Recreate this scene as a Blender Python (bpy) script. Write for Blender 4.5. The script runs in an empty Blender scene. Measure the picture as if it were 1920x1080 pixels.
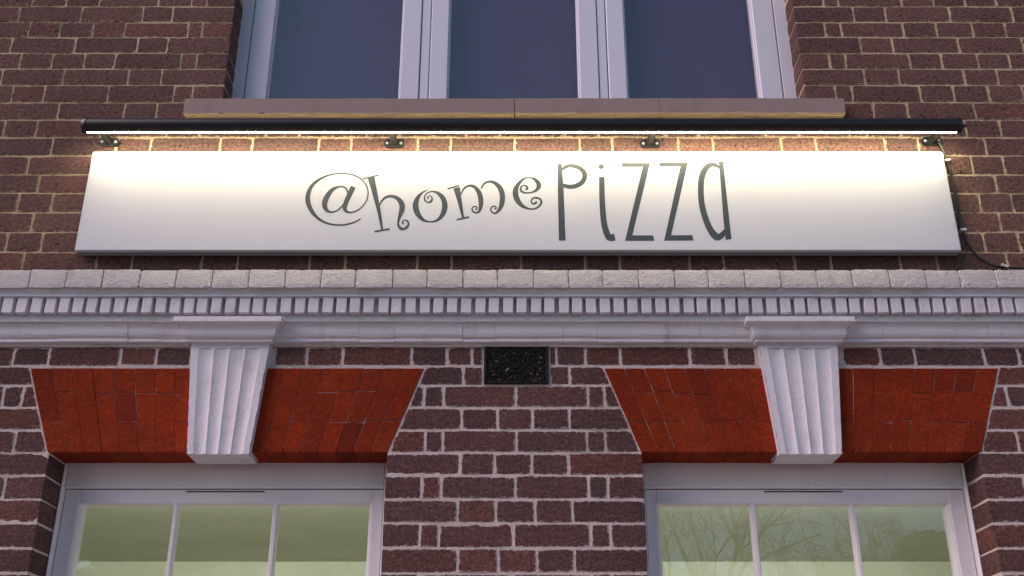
import bpy, bmesh, math, random
from mathutils import Vector, Matrix, noise as mnoise

# ------------------------------------------------------------------ camera, sky, sun, exposure
SC = bpy.context.scene
COL = SC.collection
F_PX, PITCH, DIST, CAM_Z = 2000.0, math.radians(24.0), 3.16, 1.6
cam_d = bpy.data.cameras.new('camera')
cam_d.sensor_width = 36.0
cam_d.lens = 36.0 * F_PX / 1920.0
cam_d.clip_start = 0.05
cam_d.clip_end = 2000.0
cam = bpy.data.objects.new('camera', cam_d)
cam.location = (0, -DIST, CAM_Z)
cam.rotation_euler = (math.radians(90) + PITCH, 0, 0)
COL.objects.link(cam)
SC.camera = cam

SUN_ELEV, SUN_AZ = math.radians(38), math.radians(242)   # azimuth clockwise from +Y: behind the camera
world = bpy.data.worlds.new('World')
SC.world = world
world.use_nodes = True
wn = world.node_tree
wn.nodes.clear()
w_out = wn.nodes.new('ShaderNodeOutputWorld')
w_bg = wn.nodes.new('ShaderNodeBackground')
w_sky = wn.nodes.new('ShaderNodeTexSky')
w_sky.sky_type = 'NISHITA'
w_sky.sun_disc = False
w_sky.sun_elevation = SUN_ELEV
w_sky.sun_rotation = SUN_AZ
w_sky.air_density = 1.0
w_sky.dust_density = 0.5
w_sky.ozone_density = 1.2
w_bg.inputs['Strength'].default_value = 0.088
wn.links.new(w_sky.outputs[0], w_bg.inputs[0])
wn.links.new(w_bg.outputs[0], w_out.inputs[0])

sun_d = bpy.data.lights.new('sun', 'SUN')
sun_d.energy = 1.7
sun_d.angle = math.radians(48)
sun_d.color = (1, 0.71, 0.7)
sun = bpy.data.objects.new('sun', sun_d)
sd = Vector((math.sin(SUN_AZ) * math.cos(SUN_ELEV), math.cos(SUN_AZ) * math.cos(SUN_ELEV), math.sin(SUN_ELEV)))
sun.rotation_euler = (-sd).to_track_quat('-Z', 'Y').to_euler()
sun.location = sd * 30
COL.objects.link(sun)

SC.view_settings.view_transform = 'Standard'
SC.view_settings.look = 'None'
SC.view_settings.gamma = 1.0
SC.view_settings.exposure = 0.66
SC.view_settings.use_curve_mapping = False
SC.cycles.use_denoising = True
SC.cycles.denoising_prefilter = 'NONE'
SC.cycles.max_bounces = 6
SC.cycles.transparent_max_bounces = 12
SC.cycles.caustics_reflective = False
SC.cycles.caustics_refractive = False

# ------------------------------------------------------------------ helpers
RNG = random.Random(7)
CT, ST = math.cos(PITCH), math.sin(PITCH)

def P(px, py, Y=0.0):
    """photo measurement (1920x1080) -> (x, z) on the upright plane y = Y"""
    u, w = (px - 960.0) / F_PX, (540.0 - py) / F_PX
    t = (DIST + Y) / (CT - w * ST)
    return u * t, CAM_Z + t * (ST + w * CT)

def PX(px, py, Y=0.0): return P(px, py, Y)[0]
def PZ(py, Y=0.0): return P(960, py, Y)[1]

def link(o, parent=None):
    COL.objects.link(o)
    if parent is not None:
        o.parent = parent
    return o

def tag(o, label=None, cat=None, group=None, kind=None):
    if label: o['label'] = label
    if cat: o['category'] = cat
    if group: o['group'] = group
    if kind: o['kind'] = kind
    return o

def empty(name, loc=(0, 0, 0), parent=None):
    o = bpy.data.objects.new(name, None)
    o.location = loc
    return link(o, parent)

def obj(name, me, parent=None, loc=(0, 0, 0)):
    o = bpy.data.objects.new(name, me)
    o.location = loc
    return link(o, parent)

class MB:
    """collects simple solids into one mesh"""
    def __init__(self): self.v, self.f, self.s = [], [], []
    def add(self, vs, fs, smooth=False):
        b = len(self.v)
        self.v += [tuple(p) for p in vs]
        self.f += [tuple(b + i for i in f) for f in fs]
        self.s += [smooth] * len(fs)
    def box(self, x0, x1, y0, y1, z0, z1):
        self.add([(x0, y0, z0), (x1, y0, z0), (x1, y1, z0), (x0, y1, z0),
                  (x0, y0, z1), (x1, y0, z1), (x1, y1, z1), (x0, y1, z1)],
                 [(0, 3, 2, 1), (4, 5, 6, 7), (0, 1, 5, 4), (1, 2, 6, 5), (2, 3, 7, 6), (3, 0, 4, 7)])
    def bbox(self, x0, x1, y0, y1, z0, z1, b=0.002):
        """box with a chamfer round the front (y0) face"""
        self.add([(x0, y1, z0), (x1, y1, z0), (x1, y1, z1), (x0, y1, z1),
                  (x0, y0 + b, z0), (x1, y0 + b, z0), (x1, y0 + b, z1), (x0, y0 + b, z1),
                  (x0 + b, y0, z0 + b), (x1 - b, y0, z0 + b), (x1 - b, y0, z1 - b), (x0 + b, y0, z1 - b)],
                 [(0, 3, 2, 1), (0, 1, 5, 4), (1, 2, 6, 5), (2, 3, 7, 6), (3, 0, 4, 7),
                  (4, 5, 9, 8), (5, 6, 10, 9), (6, 7, 11, 10), (7, 4, 8, 11), (8, 9, 10, 11)])
    def prism_x(self, prof, x0, x1, smooth=False):
        """closed (y, z) profile pushed along x"""
        n = len(prof)
        vs = [(x0, y, z) for y, z in prof] + [(x1, y, z) for y, z in prof]
        fs = [(i, (i + 1) % n, n + (i + 1) % n, n + i) for i in range(n)]
        self.add(vs, fs, smooth)
        self.add(vs, [tuple(range(n - 1, -1, -1)), tuple(range(n, 2 * n))])
    def prism_y(self, poly, y0, y1):
        """(x, z) outline pushed along y"""
        n = len(poly)
        vs = [(x, y0, z) for x, z in poly] + [(x, y1, z) for x, z in poly]
        fs = [tuple(range(n)), tuple(range(2 * n - 1, n - 1, -1))]
        fs += [(i, n + i, n + (i + 1) % n, (i + 1) % n) for i in range(n)]
        self.add(vs, fs)
    def tube(self, pts, rad, n=10, cap=True):
        pts = [Vector(p) for p in pts]
        rads = rad if isinstance(rad, (list, tuple)) else [rad] * len(pts)
        vs, fs = [], []
        for i, p in enumerate(pts):
            d = (pts[min(i + 1, len(pts) - 1)] - pts[max(i - 1, 0)]).normalized()
            a = d.cross(Vector((0, 0, 1)) if abs(d.z) < 0.9 else Vector((0, 1, 0))).normalized()
            b = d.cross(a)
            for k in range(n):
                t = 2 * math.pi * k / n
                vs.append(p + (a * math.cos(t) + b * math.sin(t)) * rads[i])
        for i in range(len(pts) - 1):
            for k in range(n):
                fs.append((i * n + k, i * n + (k + 1) % n, (i + 1) * n + (k + 1) % n, (i + 1) * n + k))
        self.add(vs, fs, True)
        if cap:
            m = (len(pts) - 1) * n
            self.add(vs, [tuple(range(n - 1, -1, -1)), tuple(range(m, m + n))])
    def mesh(self, name, mat, recalc=True):
        me = bpy.data.meshes.new(name)
        me.from_pydata(self.v, [], self.f)
        me.polygons.foreach_set('use_smooth', self.s)
        if recalc:
            bm = bmesh.new(); bm.from_mesh(me)
            bmesh.ops.recalc_face_normals(bm, faces=bm.faces)
            bm.to_mesh(me); bm.free()
        me.materials.append(mat)
        me.update()
        return me
    def build(self, name, mat, parent=None, recalc=True):
        return obj(name, self.mesh(name, mat, recalc), parent)

# ------------------------------------------------------------------ materials
def new_mat(name):
    m = bpy.data.materials.new(name)
    m.use_nodes = True
    nt = m.node_tree
    for n in list(nt.nodes):
        if n.type != 'OUTPUT_MATERIAL' and n.type != 'BSDF_PRINCIPLED':
            nt.nodes.remove(n)
    return m, nt, nt.nodes['Principled BSDF']

class NT:
    def __init__(self, nt): self.nt = nt
    def n(self, t, **kw):
        nd = self.nt.nodes.new(t)
        for k, v in kw.items(): setattr(nd, k, v)
        return nd
    def set(self, sock, v):
        if isinstance(v, bpy.types.NodeSocket): self.nt.links.new(v, sock)
        elif v is not None: sock.default_value = v
    def noise(self, vec, scale, detail=4.0, rough=0.55, dist=0.0):
        nd = self.n('ShaderNodeTexNoise')
        self.set(nd.inputs['Vector'], vec)
        nd.inputs['Scale'].default_value = scale
        nd.inputs['Detail'].default_value = detail
        nd.inputs['Roughness'].default_value = rough
        nd.inputs['Distortion'].default_value = dist
        return nd.outputs['Fac']
    def voronoi(self, vec, scale, feature='F1'):
        nd = self.n('ShaderNodeTexVoronoi', feature=feature)
        self.set(nd.inputs['Vector'], vec)
        nd.inputs['Scale'].default_value = scale
        return nd.outputs['Distance']
    def math(self, op, a, b=0.5, c=None):
        nd = self.n('ShaderNodeMath', operation=op)
        self.set(nd.inputs[0], a); self.set(nd.inputs[1], b)
        if c is not None: self.set(nd.inputs[2], c)
        return nd.outputs[0]
    def ramp(self, fac, stops, interp='LINEAR'):
        nd = self.n('ShaderNodeValToRGB')
        cr = nd.color_ramp
        cr.interpolation = interp
        while len(cr.elements) < len(stops): cr.elements.new(0.5)
        for e, (p, c) in zip(cr.elements, stops):
            e.position = p
            e.color = (c, c, c, 1) if isinstance(c, (int, float)) else (c[0], c[1], c[2], 1)
        self.set(nd.inputs[0], fac)
        return nd.outputs['Color']
    def map(self, v, lo, hi):
        nd = self.n('ShaderNodeMapRange', interpolation_type='SMOOTHSTEP')
        self.set(nd.inputs[0], v)
        nd.inputs[1].default_value = lo; nd.inputs[2].default_value = hi
        return nd.outputs[0]
    def mix(self, fac, a, b, blend='MIX'):
        nd = self.n('ShaderNodeMix', data_type='RGBA', blend_type=blend)
        self.set(nd.inputs[0], fac)
        for s, v in ((nd.inputs[6], a), (nd.inputs[7], b)):
            self.set(s, (v[0], v[1], v[2], 1) if isinstance(v, tuple) else v)
        return nd.outputs[2]
    def pos(self): return self.n('ShaderNodeNewGeometry').outputs['Position']
    def scaled(self, vec, s):
        nd = self.n('ShaderNodeVectorMath', operation='MULTIPLY')
        self.set(nd.inputs[0], vec); nd.inputs[1].default_value = s
        return nd.outputs[0]
    def bump(self, h, strength, dist, normal=None):
        nd = self.n('ShaderNodeBump')
        self.set(nd.inputs['Height'], h)
        nd.inputs['Strength'].default_value = strength
        nd.inputs['Distance'].default_value = dist
        if normal is not None: self.set(nd.inputs['Normal'], normal)
        return nd.outputs[0]

def mortar_mat(name, c1, c2, stain):
    m, nt, b = new_mat(name); t = NT(nt)
    p = t.pos()
    big = t.noise(p, 5.0, 4)
    fine = t.noise(p, 190.0, 5, 0.7)
    col = t.mix(t.map(fine, 0.3, 0.7), c1, c2)
    col = t.mix(t.map(big, 0.5, 0.75), col, stain)
    nt.links.new(col, b.inputs['Base Color'])
    b.inputs['Roughness'].default_value = 0.95
    nt.links.new(t.bump(t.math('ADD', fine, t.math('MULTIPLY', t.noise(p, 70.0, 3), 1.5)), 0.9, 0.004), b.inputs['Normal'])
    return m

def brick_mat(name, tones, smear, pits, crease, island=False, smear_amt=0.78, mottle=1.2, dust=(0.2, 0.17, 0.16)):
    m, nt, b = new_mat(name); t = NT(nt)
    p = t.pos()
    if island: rnd = t.n('ShaderNodeNewGeometry').outputs['Random Per Island']
    else: rnd = t.n('ShaderNodeObjectInfo').outputs['Random']
    base = t.ramp(rnd, [(i / (len(tones) - 1), c) for i, c in enumerate(tones)])
    n_big = t.noise(p, 13.0, 4, 0.6, 0.4)
    n_mid = t.noise(p, 95.0, 5, 0.75)
    n_fine = t.noise(p, 320.0, 3, 0.6)
    col = t.mix(t.map(n_big, 0.35, 0.7), base, t.mix(0.5, base, tones[0]))
    lo, hi = 1 - 0.48 * mottle, 1 + 0.42 * mottle
    col = t.mix(t.map(n_mid, 0.30, 0.72), t.mix(1.0, col, (lo, lo, lo), 'MULTIPLY'), t.mix(1.0, col, (hi, hi, hi), 'MULTIPLY'))
    col = t.mix(t.math('MULTIPLY', t.map(n_fine, 0.6, 0.78), 0.45), col, dust)
    wide = t.noise(p, 1.6, 3, 0.6)
    col = t.mix(t.map(wide, 0.35, 0.68), t.mix(1.0, col, (0.82, 0.81, 0.82), 'MULTIPLY'), t.mix(1.0, col, (1.12, 1.11, 1.10), 'MULTIPLY'))
    # little burnt pits
    vor = t.voronoi(p, 46.0)
    pit = t.math('MULTIPLY', t.map(vor, 0.20, 0.10), t.map(t.noise(p, 17.0, 2), 0.5, 0.58))
    pit = t.math('MULTIPLY', pit, pits)
    col = t.mix(pit, col, (0.012, 0.010, 0.010))
    # pale lime flecks and mortar smeared over the arrises
    at = t.n('ShaderNodeAttribute', attribute_name='edge').outputs['Fac']
    sm = t.math('ADD', at, t.math('MULTIPLY', t.math('SUBTRACT', t.noise(p, 62.0, 6, 0.72), 0.5), 2.2))
    smf = t.map(sm, smear_amt, smear_amt + 0.14)
    fleck = t.map(t.noise(p, 120.0, 2), 0.715, 0.74)
    col = t.mix(t.math('MAXIMUM', t.math('MULTIPLY', smf, 0.85), t.math('MULTIPLY', fleck, 0.5)), col, smear)
    nt.links.new(col, b.inputs['Base Color'])
    b.inputs['Roughness'].default_value = 0.88
    b.inputs['Specular IOR Level'].default_value = 0.3
    wr = t.noise(t.scaled(p, (34.0, 34.0, 85.0)), 1.0, 5, 0.62, 1.4)
    ridg = t.math('ABSOLUTE', t.math('SUBTRACT', wr, 0.5))
    col = t.mix(t.math('MULTIPLY', t.map(ridg, 0.055, 0.0), 0.12 + 0.20 * crease), col, t.mix(1.0, col, (0.35, 0.33, 0.33), 'MULTIPLY'))
    nt.links.new(col, b.inputs['Base Color'])
    h = t.math('ADD', t.math('MULTIPLY', ridg, crease), t.math('MULTIPLY', n_mid, 0.7))
    h = t.math('ADD', h, t.math('MULTIPLY', n_fine, 0.25))
    h = t.math('SUBTRACT', h, t.math('MULTIPLY', pit, 0.8))
    nt.links.new(t.bump(h, 1.0, 0.008), b.inputs['Normal'])
    return m

def paint_mat(name, col, dirt, rough=0.5, bump_s=0.35, bump_scale=60.0, bump_d=0.002, dirt_lo=0.5, crack=0.0):
    m, nt, b = new_mat(name); t = NT(nt)
    p = t.pos()
    f = t.map(t.noise(p, 9.0, 6, 0.65), dirt_lo, 0.85)
    c = t.mix(f, col, dirt)
    st = t.map(t.noise(t.scaled(p, (26.0, 26.0, 3.0)), 1.0, 4, 0.6), 0.56, 0.74)
    c = t.mix(t.math('MULTIPLY', st, 0.35), c, dirt)
    c = t.mix(t.math('MULTIPLY', t.map(t.noise(p, 150.0, 3), 0.66, 0.74), 0.4), c, dirt)
    nt.links.new(c, b.inputs['Base Color'])
    b.inputs['Roughness'].default_value = rough
    h = t.noise(p, bump_scale, 5, 0.6)
    if crack:
        w = t.noise(t.scaled(p, (40.0, 40.0, 110.0)), 1.0, 6, 0.7, 1.6)
        h = t.math('ADD', h, t.math('MULTIPLY', t.math('ABSOLUTE', t.math('SUBTRACT', w, 0.5)), crack))
    nt.links.new(t.bump(h, bump_s, bump_d), b.inputs['Normal'])
    return m

def plain_mat(name, col, rough=0.5, metal=0.0, bump=0.0, scale=80.0):
    m, nt, b = new_mat(name); t = NT(nt)
    p = t.pos()
    n = t.noise(p, scale, 4)
    c = t.mix(t.map(n, 0.3, 0.75), col, tuple(min(1, v * 0.86) for v in col))
    nt.links.new(c, b.inputs['Base Color'])
    b.inputs['Roughness'].default_value = rough
    b.inputs['Metallic'].default_value = metal
    if bump: nt.links.new(t.bump(n, bump, 0.002), b.inputs['Normal'])
    return m

def glass_mat(name, tint, ior=1.5):
    m = bpy.data.materials.new(name); m.use_nodes = True
    nt = m.node_tree; nt.nodes.clear(); t = NT(nt)
    out = t.n('ShaderNodeOutputMaterial'); mx = t.n('ShaderNodeMixShader')
    tr = t.n('ShaderNodeBsdfTransparent'); gl = t.n('ShaderNodeBsdfGlossy')
    fr = t.n('ShaderNodeFresnel'); fr.inputs[0].default_value = ior
    tr.inputs[0].default_value = (*tint, 1)
    gl.inputs['Roughness'].default_value = 0.0
    gl.inputs['Color'].default_value = (1, 1, 1, 1)
    front = t.math('SUBTRACT', 1.0, t.n('ShaderNodeNewGeometry').outputs['Backfacing'])
    nt.links.new(t.math('MULTIPLY', fr.outputs[0], front), mx.inputs[0]); nt.links.new(tr.outputs[0], mx.inputs[1])
    nt.links.new(gl.outputs[0], mx.inputs[2]); nt.links.new(mx.outputs[0], out.inputs[0])
    return m

M = {}
MORTAR_UP, MORTAR_LOW = (0.56, 0.44, 0.29), (0.64, 0.54, 0.51)
M['mortar_up'] = mortar_mat('sandy_mortar', (0.47, 0.37, 0.25), MORTAR_UP, (0.30, 0.235, 0.165))
M['mortar_low'] = mortar_mat('pale_mortar', (0.55, 0.465, 0.44), MORTAR_LOW, (0.36, 0.30, 0.275))
UP_TONES = [(0.1216, 0.0687, 0.0618), (0.1688, 0.0884, 0.0763), (0.1953, 0.1008, 0.0847), (0.1541, 0.0859, 0.0775), (0.2175, 0.0933, 0.0749)]
LOW_TONES = [(0.136, 0.075, 0.0731), (0.1866, 0.0888, 0.0851), (0.1529, 0.0876, 0.0851), (0.2127, 0.1002, 0.0887), (0.2357, 0.0876, 0.0707)]
M['brick_up'] = brick_mat('brown_brick', UP_TONES, MORTAR_UP, 1.0, 0.9)
M['brick_low'] = brick_mat('purple_brick', LOW_TONES, MORTAR_LOW, 0.25, 2.2, smear_amt=0.70, mottle=1.05)
M['brick_up_i'] = brick_mat('brown_brickwork', UP_TONES, MORTAR_UP, 1.0, 0.9, True)
M['brick_low_i'] = brick_mat('purple_brickwork', LOW_TONES, MORTAR_LOW, 0.25, 2.2, True, smear_amt=0.70, mottle=1.05)
RED_TONES = [(0.212, 0.0287, 0.0126), (0.3286, 0.0391, 0.0105), (0.371, 0.046, 0.0115), (0.3074, 0.0356, 0.0105), (0.3498, 0.0483, 0.0147), (0.3816, 0.0437, 0.0105), (0.265, 0.0333, 0.0126)]
M['red'] = brick_mat('red_painted_brick', RED_TONES, (0.30, 0.12, 0.08), 0.0, 1.3, smear_amt=1.28, mottle=0.5, dust=(0.33, 0.05, 0.025))
M['red'].node_tree.nodes['Principled BSDF'].inputs['Specular IOR Level'].default_value = 0.12
M['red_joint'] = plain_mat('red_joint', (0.30, 0.075, 0.045), 0.9)
M['white'] = paint_mat('white_masonry_paint', (0.67, 0.645, 0.69), (0.44, 0.395, 0.39), 0.55, 0.6, 90.0, 0.004, 0.5)
M['white_rough'] = paint_mat('white_painted_brick', (0.80, 0.775, 0.79), (0.60, 0.56, 0.55), 0.6, 1.0, 130.0, 0.011, 0.55, 2.6)
M['joinery'] = paint_mat('lilac_grey_joinery', (0.78, 0.74, 0.77), (0.66, 0.61, 0.61), 0.4, 0.12, 40.0, 0.001, 0.6)
M['upvc'] = paint_mat('pale_window_frame', (0.64, 0.65, 0.74), (0.58, 0.58, 0.66), 0.35, 0.05, 40.0, 0.001, 0.6)
M['gasket'] = plain_mat('black_gasket', (0.012, 0.012, 0.014), 0.6)
M['stone'] = paint_mat('brown_sill_stone', (0.30, 0.225, 0.21), (0.22, 0.165, 0.15), 0.85, 0.6, 130.0, 0.003, 0.5)
M['stone_lit_under'] = paint_mat('glow_tinted_sill_stone', (0.60, 0.47, 0.30), (0.40, 0.29, 0.18), 0.9, 0.8, 90.0, 0.004, 0.5)  # paler, yellower sill colour: strip light's glow painted on the underside
M['sign'] = plain_mat('white_sign_enamel', (0.575, 0.585, 0.655), 0.33, scale=0.3)
M['vinyl'] = plain_mat('slate_grey_vinyl', (0.030, 0.041, 0.058), 0.5)
M['black'] = plain_mat('black_satin_metal', (0.010, 0.010, 0.011), 0.34)
M['black_iron'] = plain_mat('black_cast_iron', (0.022, 0.021, 0.021), 0.8, bump=0.8, scale=150.0)
M['black_iron'].node_tree.nodes['Principled BSDF'].inputs['Specular IOR Level'].default_value = 0.15
M['anti_bounce'] = plain_mat('dark_anti_bounce', (0.045, 0.042, 0.040), 0.9, bump=0.5, scale=40.0)
M['steel'] = plain_mat('zinc_screw', (0.62, 0.62, 0.64), 0.35, 0.6)
M['clip'] = plain_mat('white_plastic', (0.75, 0.74, 0.74), 0.4)
M['cable'] = plain_mat('black_cable', (0.014, 0.014, 0.015), 0.45)
M['plaster'] = plain_mat('pale_green_plaster', (0.56, 0.585, 0.49), 0.9, scale=3.0)
M['ceiling'] = plain_mat('green_grey_ceiling', (0.43, 0.435, 0.37), 0.9, scale=2.0)
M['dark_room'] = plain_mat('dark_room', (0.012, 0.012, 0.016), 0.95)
M['pane'] = glass_mat('window_glass', (0.95, 0.97, 0.95), 1.9)
M['pane_up'] = glass_mat('upper_window_glass', (0.9, 0.9, 0.94), 2.2)
M['tint_sheet'] = plain_mat('plum_blue_tint_sheet', (0.092, 0.042, 0.100), 0.95, bump=0.2, scale=400.0)
M['tan'] = plain_mat('tan_debris', (0.34, 0.27, 0.16), 0.95)
M['pavement'] = plain_mat('paving', (0.36, 0.315, 0.30), 0.9, bump=0.4, scale=30.0)
M['asphalt'] = plain_mat('asphalt', (0.055, 0.053, 0.053), 0.92, bump=0.6, scale=120.0)
M['bark'] = plain_mat('bark', (0.060, 0.045, 0.034), 0.95, bump=0.8, scale=25.0)
M['leaf'] = plain_mat('dark_needles', (0.040, 0.062, 0.030), 0.7, scale=4.0)

m, nt, b = new_mat('led_diffuser')
b.inputs['Base Color'].default_value = (0.9, 0.88, 0.82, 1)
b.inputs['Emission Color'].default_value = (1.0, 0.88, 0.53, 1)
b.inputs['Emission Strength'].default_value = 41
M['led'] = m

# ------------------------------------------------------------------ ground (structure)
g = MB(); g.add([(-400, -400, 0), (400, -400, 0), (400, 400, 0), (-400, 400, 0)], [(0, 1, 2, 3)])
tag(g.build('ground', M['asphalt'], recalc=False), kind='structure')
g = MB(); g.bbox(-60, 60, -5.2, 0.0, 0.004, 0.125, 0.012)
tag(g.build('pavement', M['pavement']), kind='structure')
g = MB(); g.box(-60, 60, -60, -13.0, 0.004, 0.12)
tag(g.build('far_pavement', M['pavement']), kind='structure')

# ------------------------------------------------------------------ measures of the facade
X0 = PX(964.5, 850)                                   # axis of symmetry
UW0, UW1 = PX(421, 160), PX(1507, 160)                # upper window opening
U_SILL_Z = PZ(183, -0.045)
TOP_Z = PZ(0) + 0.75
LW0, LW1 = PX(91, 862), PX(725, 850)                  # left lower window opening
RW0, RW1 = 2 * X0 - LW1, 2 * X0 - LW0
ARCH_B = PZ(848)                                      # soffit of the flat arches
ARCH_T = PZ(690)
COR_B = PZ(645)                                       # underside of the cornice on the wall
COR_T = PZ(505, -0.10)
SILL_LOW = 1.05
XE = 3.1                                              # half width built
REV = 0.13

building = empty('brick_building', (X0, 0, 0))
tag(building, 'dark brick shop front with white dentil cornice, red flat arches and keystones', 'building')
def W(o):                                             # keep world placing under the building empty
    o.matrix_parent_inverse = Matrix.Translation((-X0, 0, 0))
    return o
def bpart(mb, name, mat, recalc=True):
    return W(mb.build(name, mat, building, recalc))
def bempty(name, loc=(0, 0, 0)):
    return W(empty(name, loc, building))

# mortar bed of the walls: blocks 5 mm behind the brick faces
IN = 0.0026
INL = 0.0014
mb = MB()
zc = 0.5 * (COR_B + COR_T)
mb.box(-XE, UW0 - IN, IN, 0.30, zc, TOP_Z)
mb.box(UW1 + IN, XE, IN, 0.30, zc, TOP_Z)
mb.box(UW0 - IN, UW1 + IN, IN, 0.30, zc, U_SILL_Z - 0.02)
wall_up = bpart(mb, 'wall', M['mortar_up'])
wall_up['label'] = 'brown brickwork above the cornice'
mb = MB()
mb.box(-XE, XE, INL, 0.30, ARCH_B + 0.012, zc)
mb.box(-XE, LW0 - IN, INL, 0.30, 0.1, ARCH_B + 0.012)
mb.box(LW1 + IN, RW0 - IN, INL, 0.30, 0.1, ARCH_B + 0.012)
mb.box(RW1 + IN, XE, INL, 0.30, 0.1, ARCH_B + 0.012)
mb.box(LW0 - IN, LW1 + IN, INL, 0.30, 0.1, SILL_LOW)
mb.box(RW0 - IN, RW1 + IN, INL, 0.30, 0.1, SILL_LOW)
wall_low = bpart(mb, 'wall', M['mortar_low'])
wall_low['label'] = 'purple brown brickwork with pale joints below the cornice'

# ------------------------------------------------------------------ bricks
def brick_rings(quad, seed, depth, jit, bev, bulge, step=0.034, round_c=0.003, clean=None):
    """quad = BL, BR, TR, TL in (x, z); gives vertices, faces, edge values; front near y = 0"""
    r = random.Random(seed)
    q = [Vector(c) for c in quad]
    w = ((q[1] - q[0]).length + (q[2] - q[3]).length) / 2
    h = ((q[3] - q[0]).length + (q[2] - q[1]).length) / 2
    nx, nz = max(2, round(w / step)), max(2, round(h / step))
    st = [(i / nx, 0.0) for i in range(nx)] + [(1.0, j / nz) for j in range(nz)]
    st += [(1 - i / nx, 1.0) for i in range(nx)] + [(0.0, 1 - j / nz) for j in range(nz)]
    def bil(s, t): return (q[0] * (1 - s) + q[1] * s) * (1 - t) + (q[3] * (1 - s) + q[2] * s) * t
    off = []
    for s, t in st:
        o = Vector((r.uniform(-jit, jit), r.uniform(-jit, jit)))
        if s in (0.0, 1.0) and t in (0.0, 1.0):
            k = r.uniform(0.3, 1.4) * round_c
            o += Vector((k if s == 0 else -k, k if t == 0 else -k))
        off.append(o)
    def ring(d, y, jy):
        out = []
        for (s, t), o in zip(st, off):
            c = bil(min(max(s, d / w), 1 - d / w), min(max(t, d / h), 1 - d / h)) + o * (1 if d < bev * 1.5 else 0.4)
            out.append((c.x, y + r.uniform(-jy, jy), c.y))
        return out
    n = len(st)
    R = [ring(0, depth, 0), ring(0, bev * 1.1, jit * 0.4), ring(bev, 0.0, jit * 0.35), ring(min(0.014, h * 0.3), -bulge, jit * 0.25)]
    vs = [p for rr in R for p in rr]
    ev = [0.0] * n + [1.0] * n + [0.75] * n + [0.0] * n
    if clean is not None:                             # an open corner of the wall carries no mortar
        for i, (s_, t_) in enumerate(st):
            if s_ == clean: ev[n + i] = ev[2 * n + i] = 0.0
    fs = []
    for k in range(3):
        for i in range(n):
            fs.append((k * n + i, k * n + (i + 1) % n, (k + 1) * n + (i + 1) % n, (k + 1) * n + i))
    c = bil(0.5, 0.5)
    vs.append((c.x, -bulge * 1.2, c.y)); ev.append(0.0)
    fs += [(3 * n + i, 3 * n + (i + 1) % n, len(vs) - 1) for i in range(n)]
    fs.append(tuple(range(n - 1, -1, -1)))
    return vs, fs, ev

def brick_mesh(parts, name, mat):
    vs, fs, ev = [], [], []
    for a, b_, c in parts:
        k = len(vs)
        vs += a; fs += [tuple(k + i for i in f) for f in b_]; ev += c
    me = bpy.data.meshes.new(name)
    me.from_pydata(vs, [], fs)
    at = me.attributes.new('edge', 'FLOAT', 'POINT')
    at.data.foreach_set('value', ev)
    me.polygons.foreach_set('use_smooth', [False] * len(fs))
    me.materials.append(mat)
    me.update()
    return me

CACHE = {}
def place_brick(x0, x1, z0, z1, parent, matkey, depth, low, clean=None):
    """a rectangular brick as its own object; alike bricks share a mesh"""
    w, h = x1 - x0, z1 - z0
    nom = min((0.215, 0.16, 0.102, 0.05), key=lambda a: abs(a - w))
    key = (nom, matkey, depth, RNG.randrange(14 if nom > 0.1 else 6) if clean is None else RNG.randrange(3), clean)
    if key not in CACHE:
        CACHE[key] = brick_mesh([brick_rings([(-nom / 2, -0.0325), (nom / 2, -0.0325), (nom / 2, 0.0325), (-nom / 2, 0.0325)],
                                             hash((nom, depth, low, key[3])) & 0xffff, depth, 0.0010 if low else 0.0008, 0.0016, 0.0004, step=0.021, round_c=0.0016, clean=clean)],
                                'brick', M[matkey])
    o = bpy.data.objects.new('brick', CACHE[key])
    o.location = ((x0 + x1) / 2, RNG.uniform(-0.0012, 0.0012), (z0 + z1) / 2)
    o.rotation_euler = (RNG.uniform(-0.012, 0.012), RNG.gauss(0, 0.007), 0)
    o.scale = ((w / nom), 1, h / 0.065)
    link(o, parent)
    return W2(o)
def W2(o):
    o.matrix_parent_inverse = Matrix.Translation((0, 0, 0))
    return o

def cut_brick(quad, parent, mat, depth, seed, **kw):
    c = Vector((sum(p[0] for p in quad) / 4, sum(p[1] for p in quad) / 4))
    a = dict(jit=0.0010, bev=0.0016, bulge=0.0004, step=0.021, round_c=0.0016); a.update(kw)
    me = brick_mesh([brick_rings([(p[0] - c.x, p[1] - c.y) for p in quad], seed, depth, **a)], 'brick', mat)
    return obj('brick', me, parent, (c.x, 0, c.y))

GAP_U, GAP_L = 0.0052, 0.0060
FRAME_L, FRAME_R = -25, 1945

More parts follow.
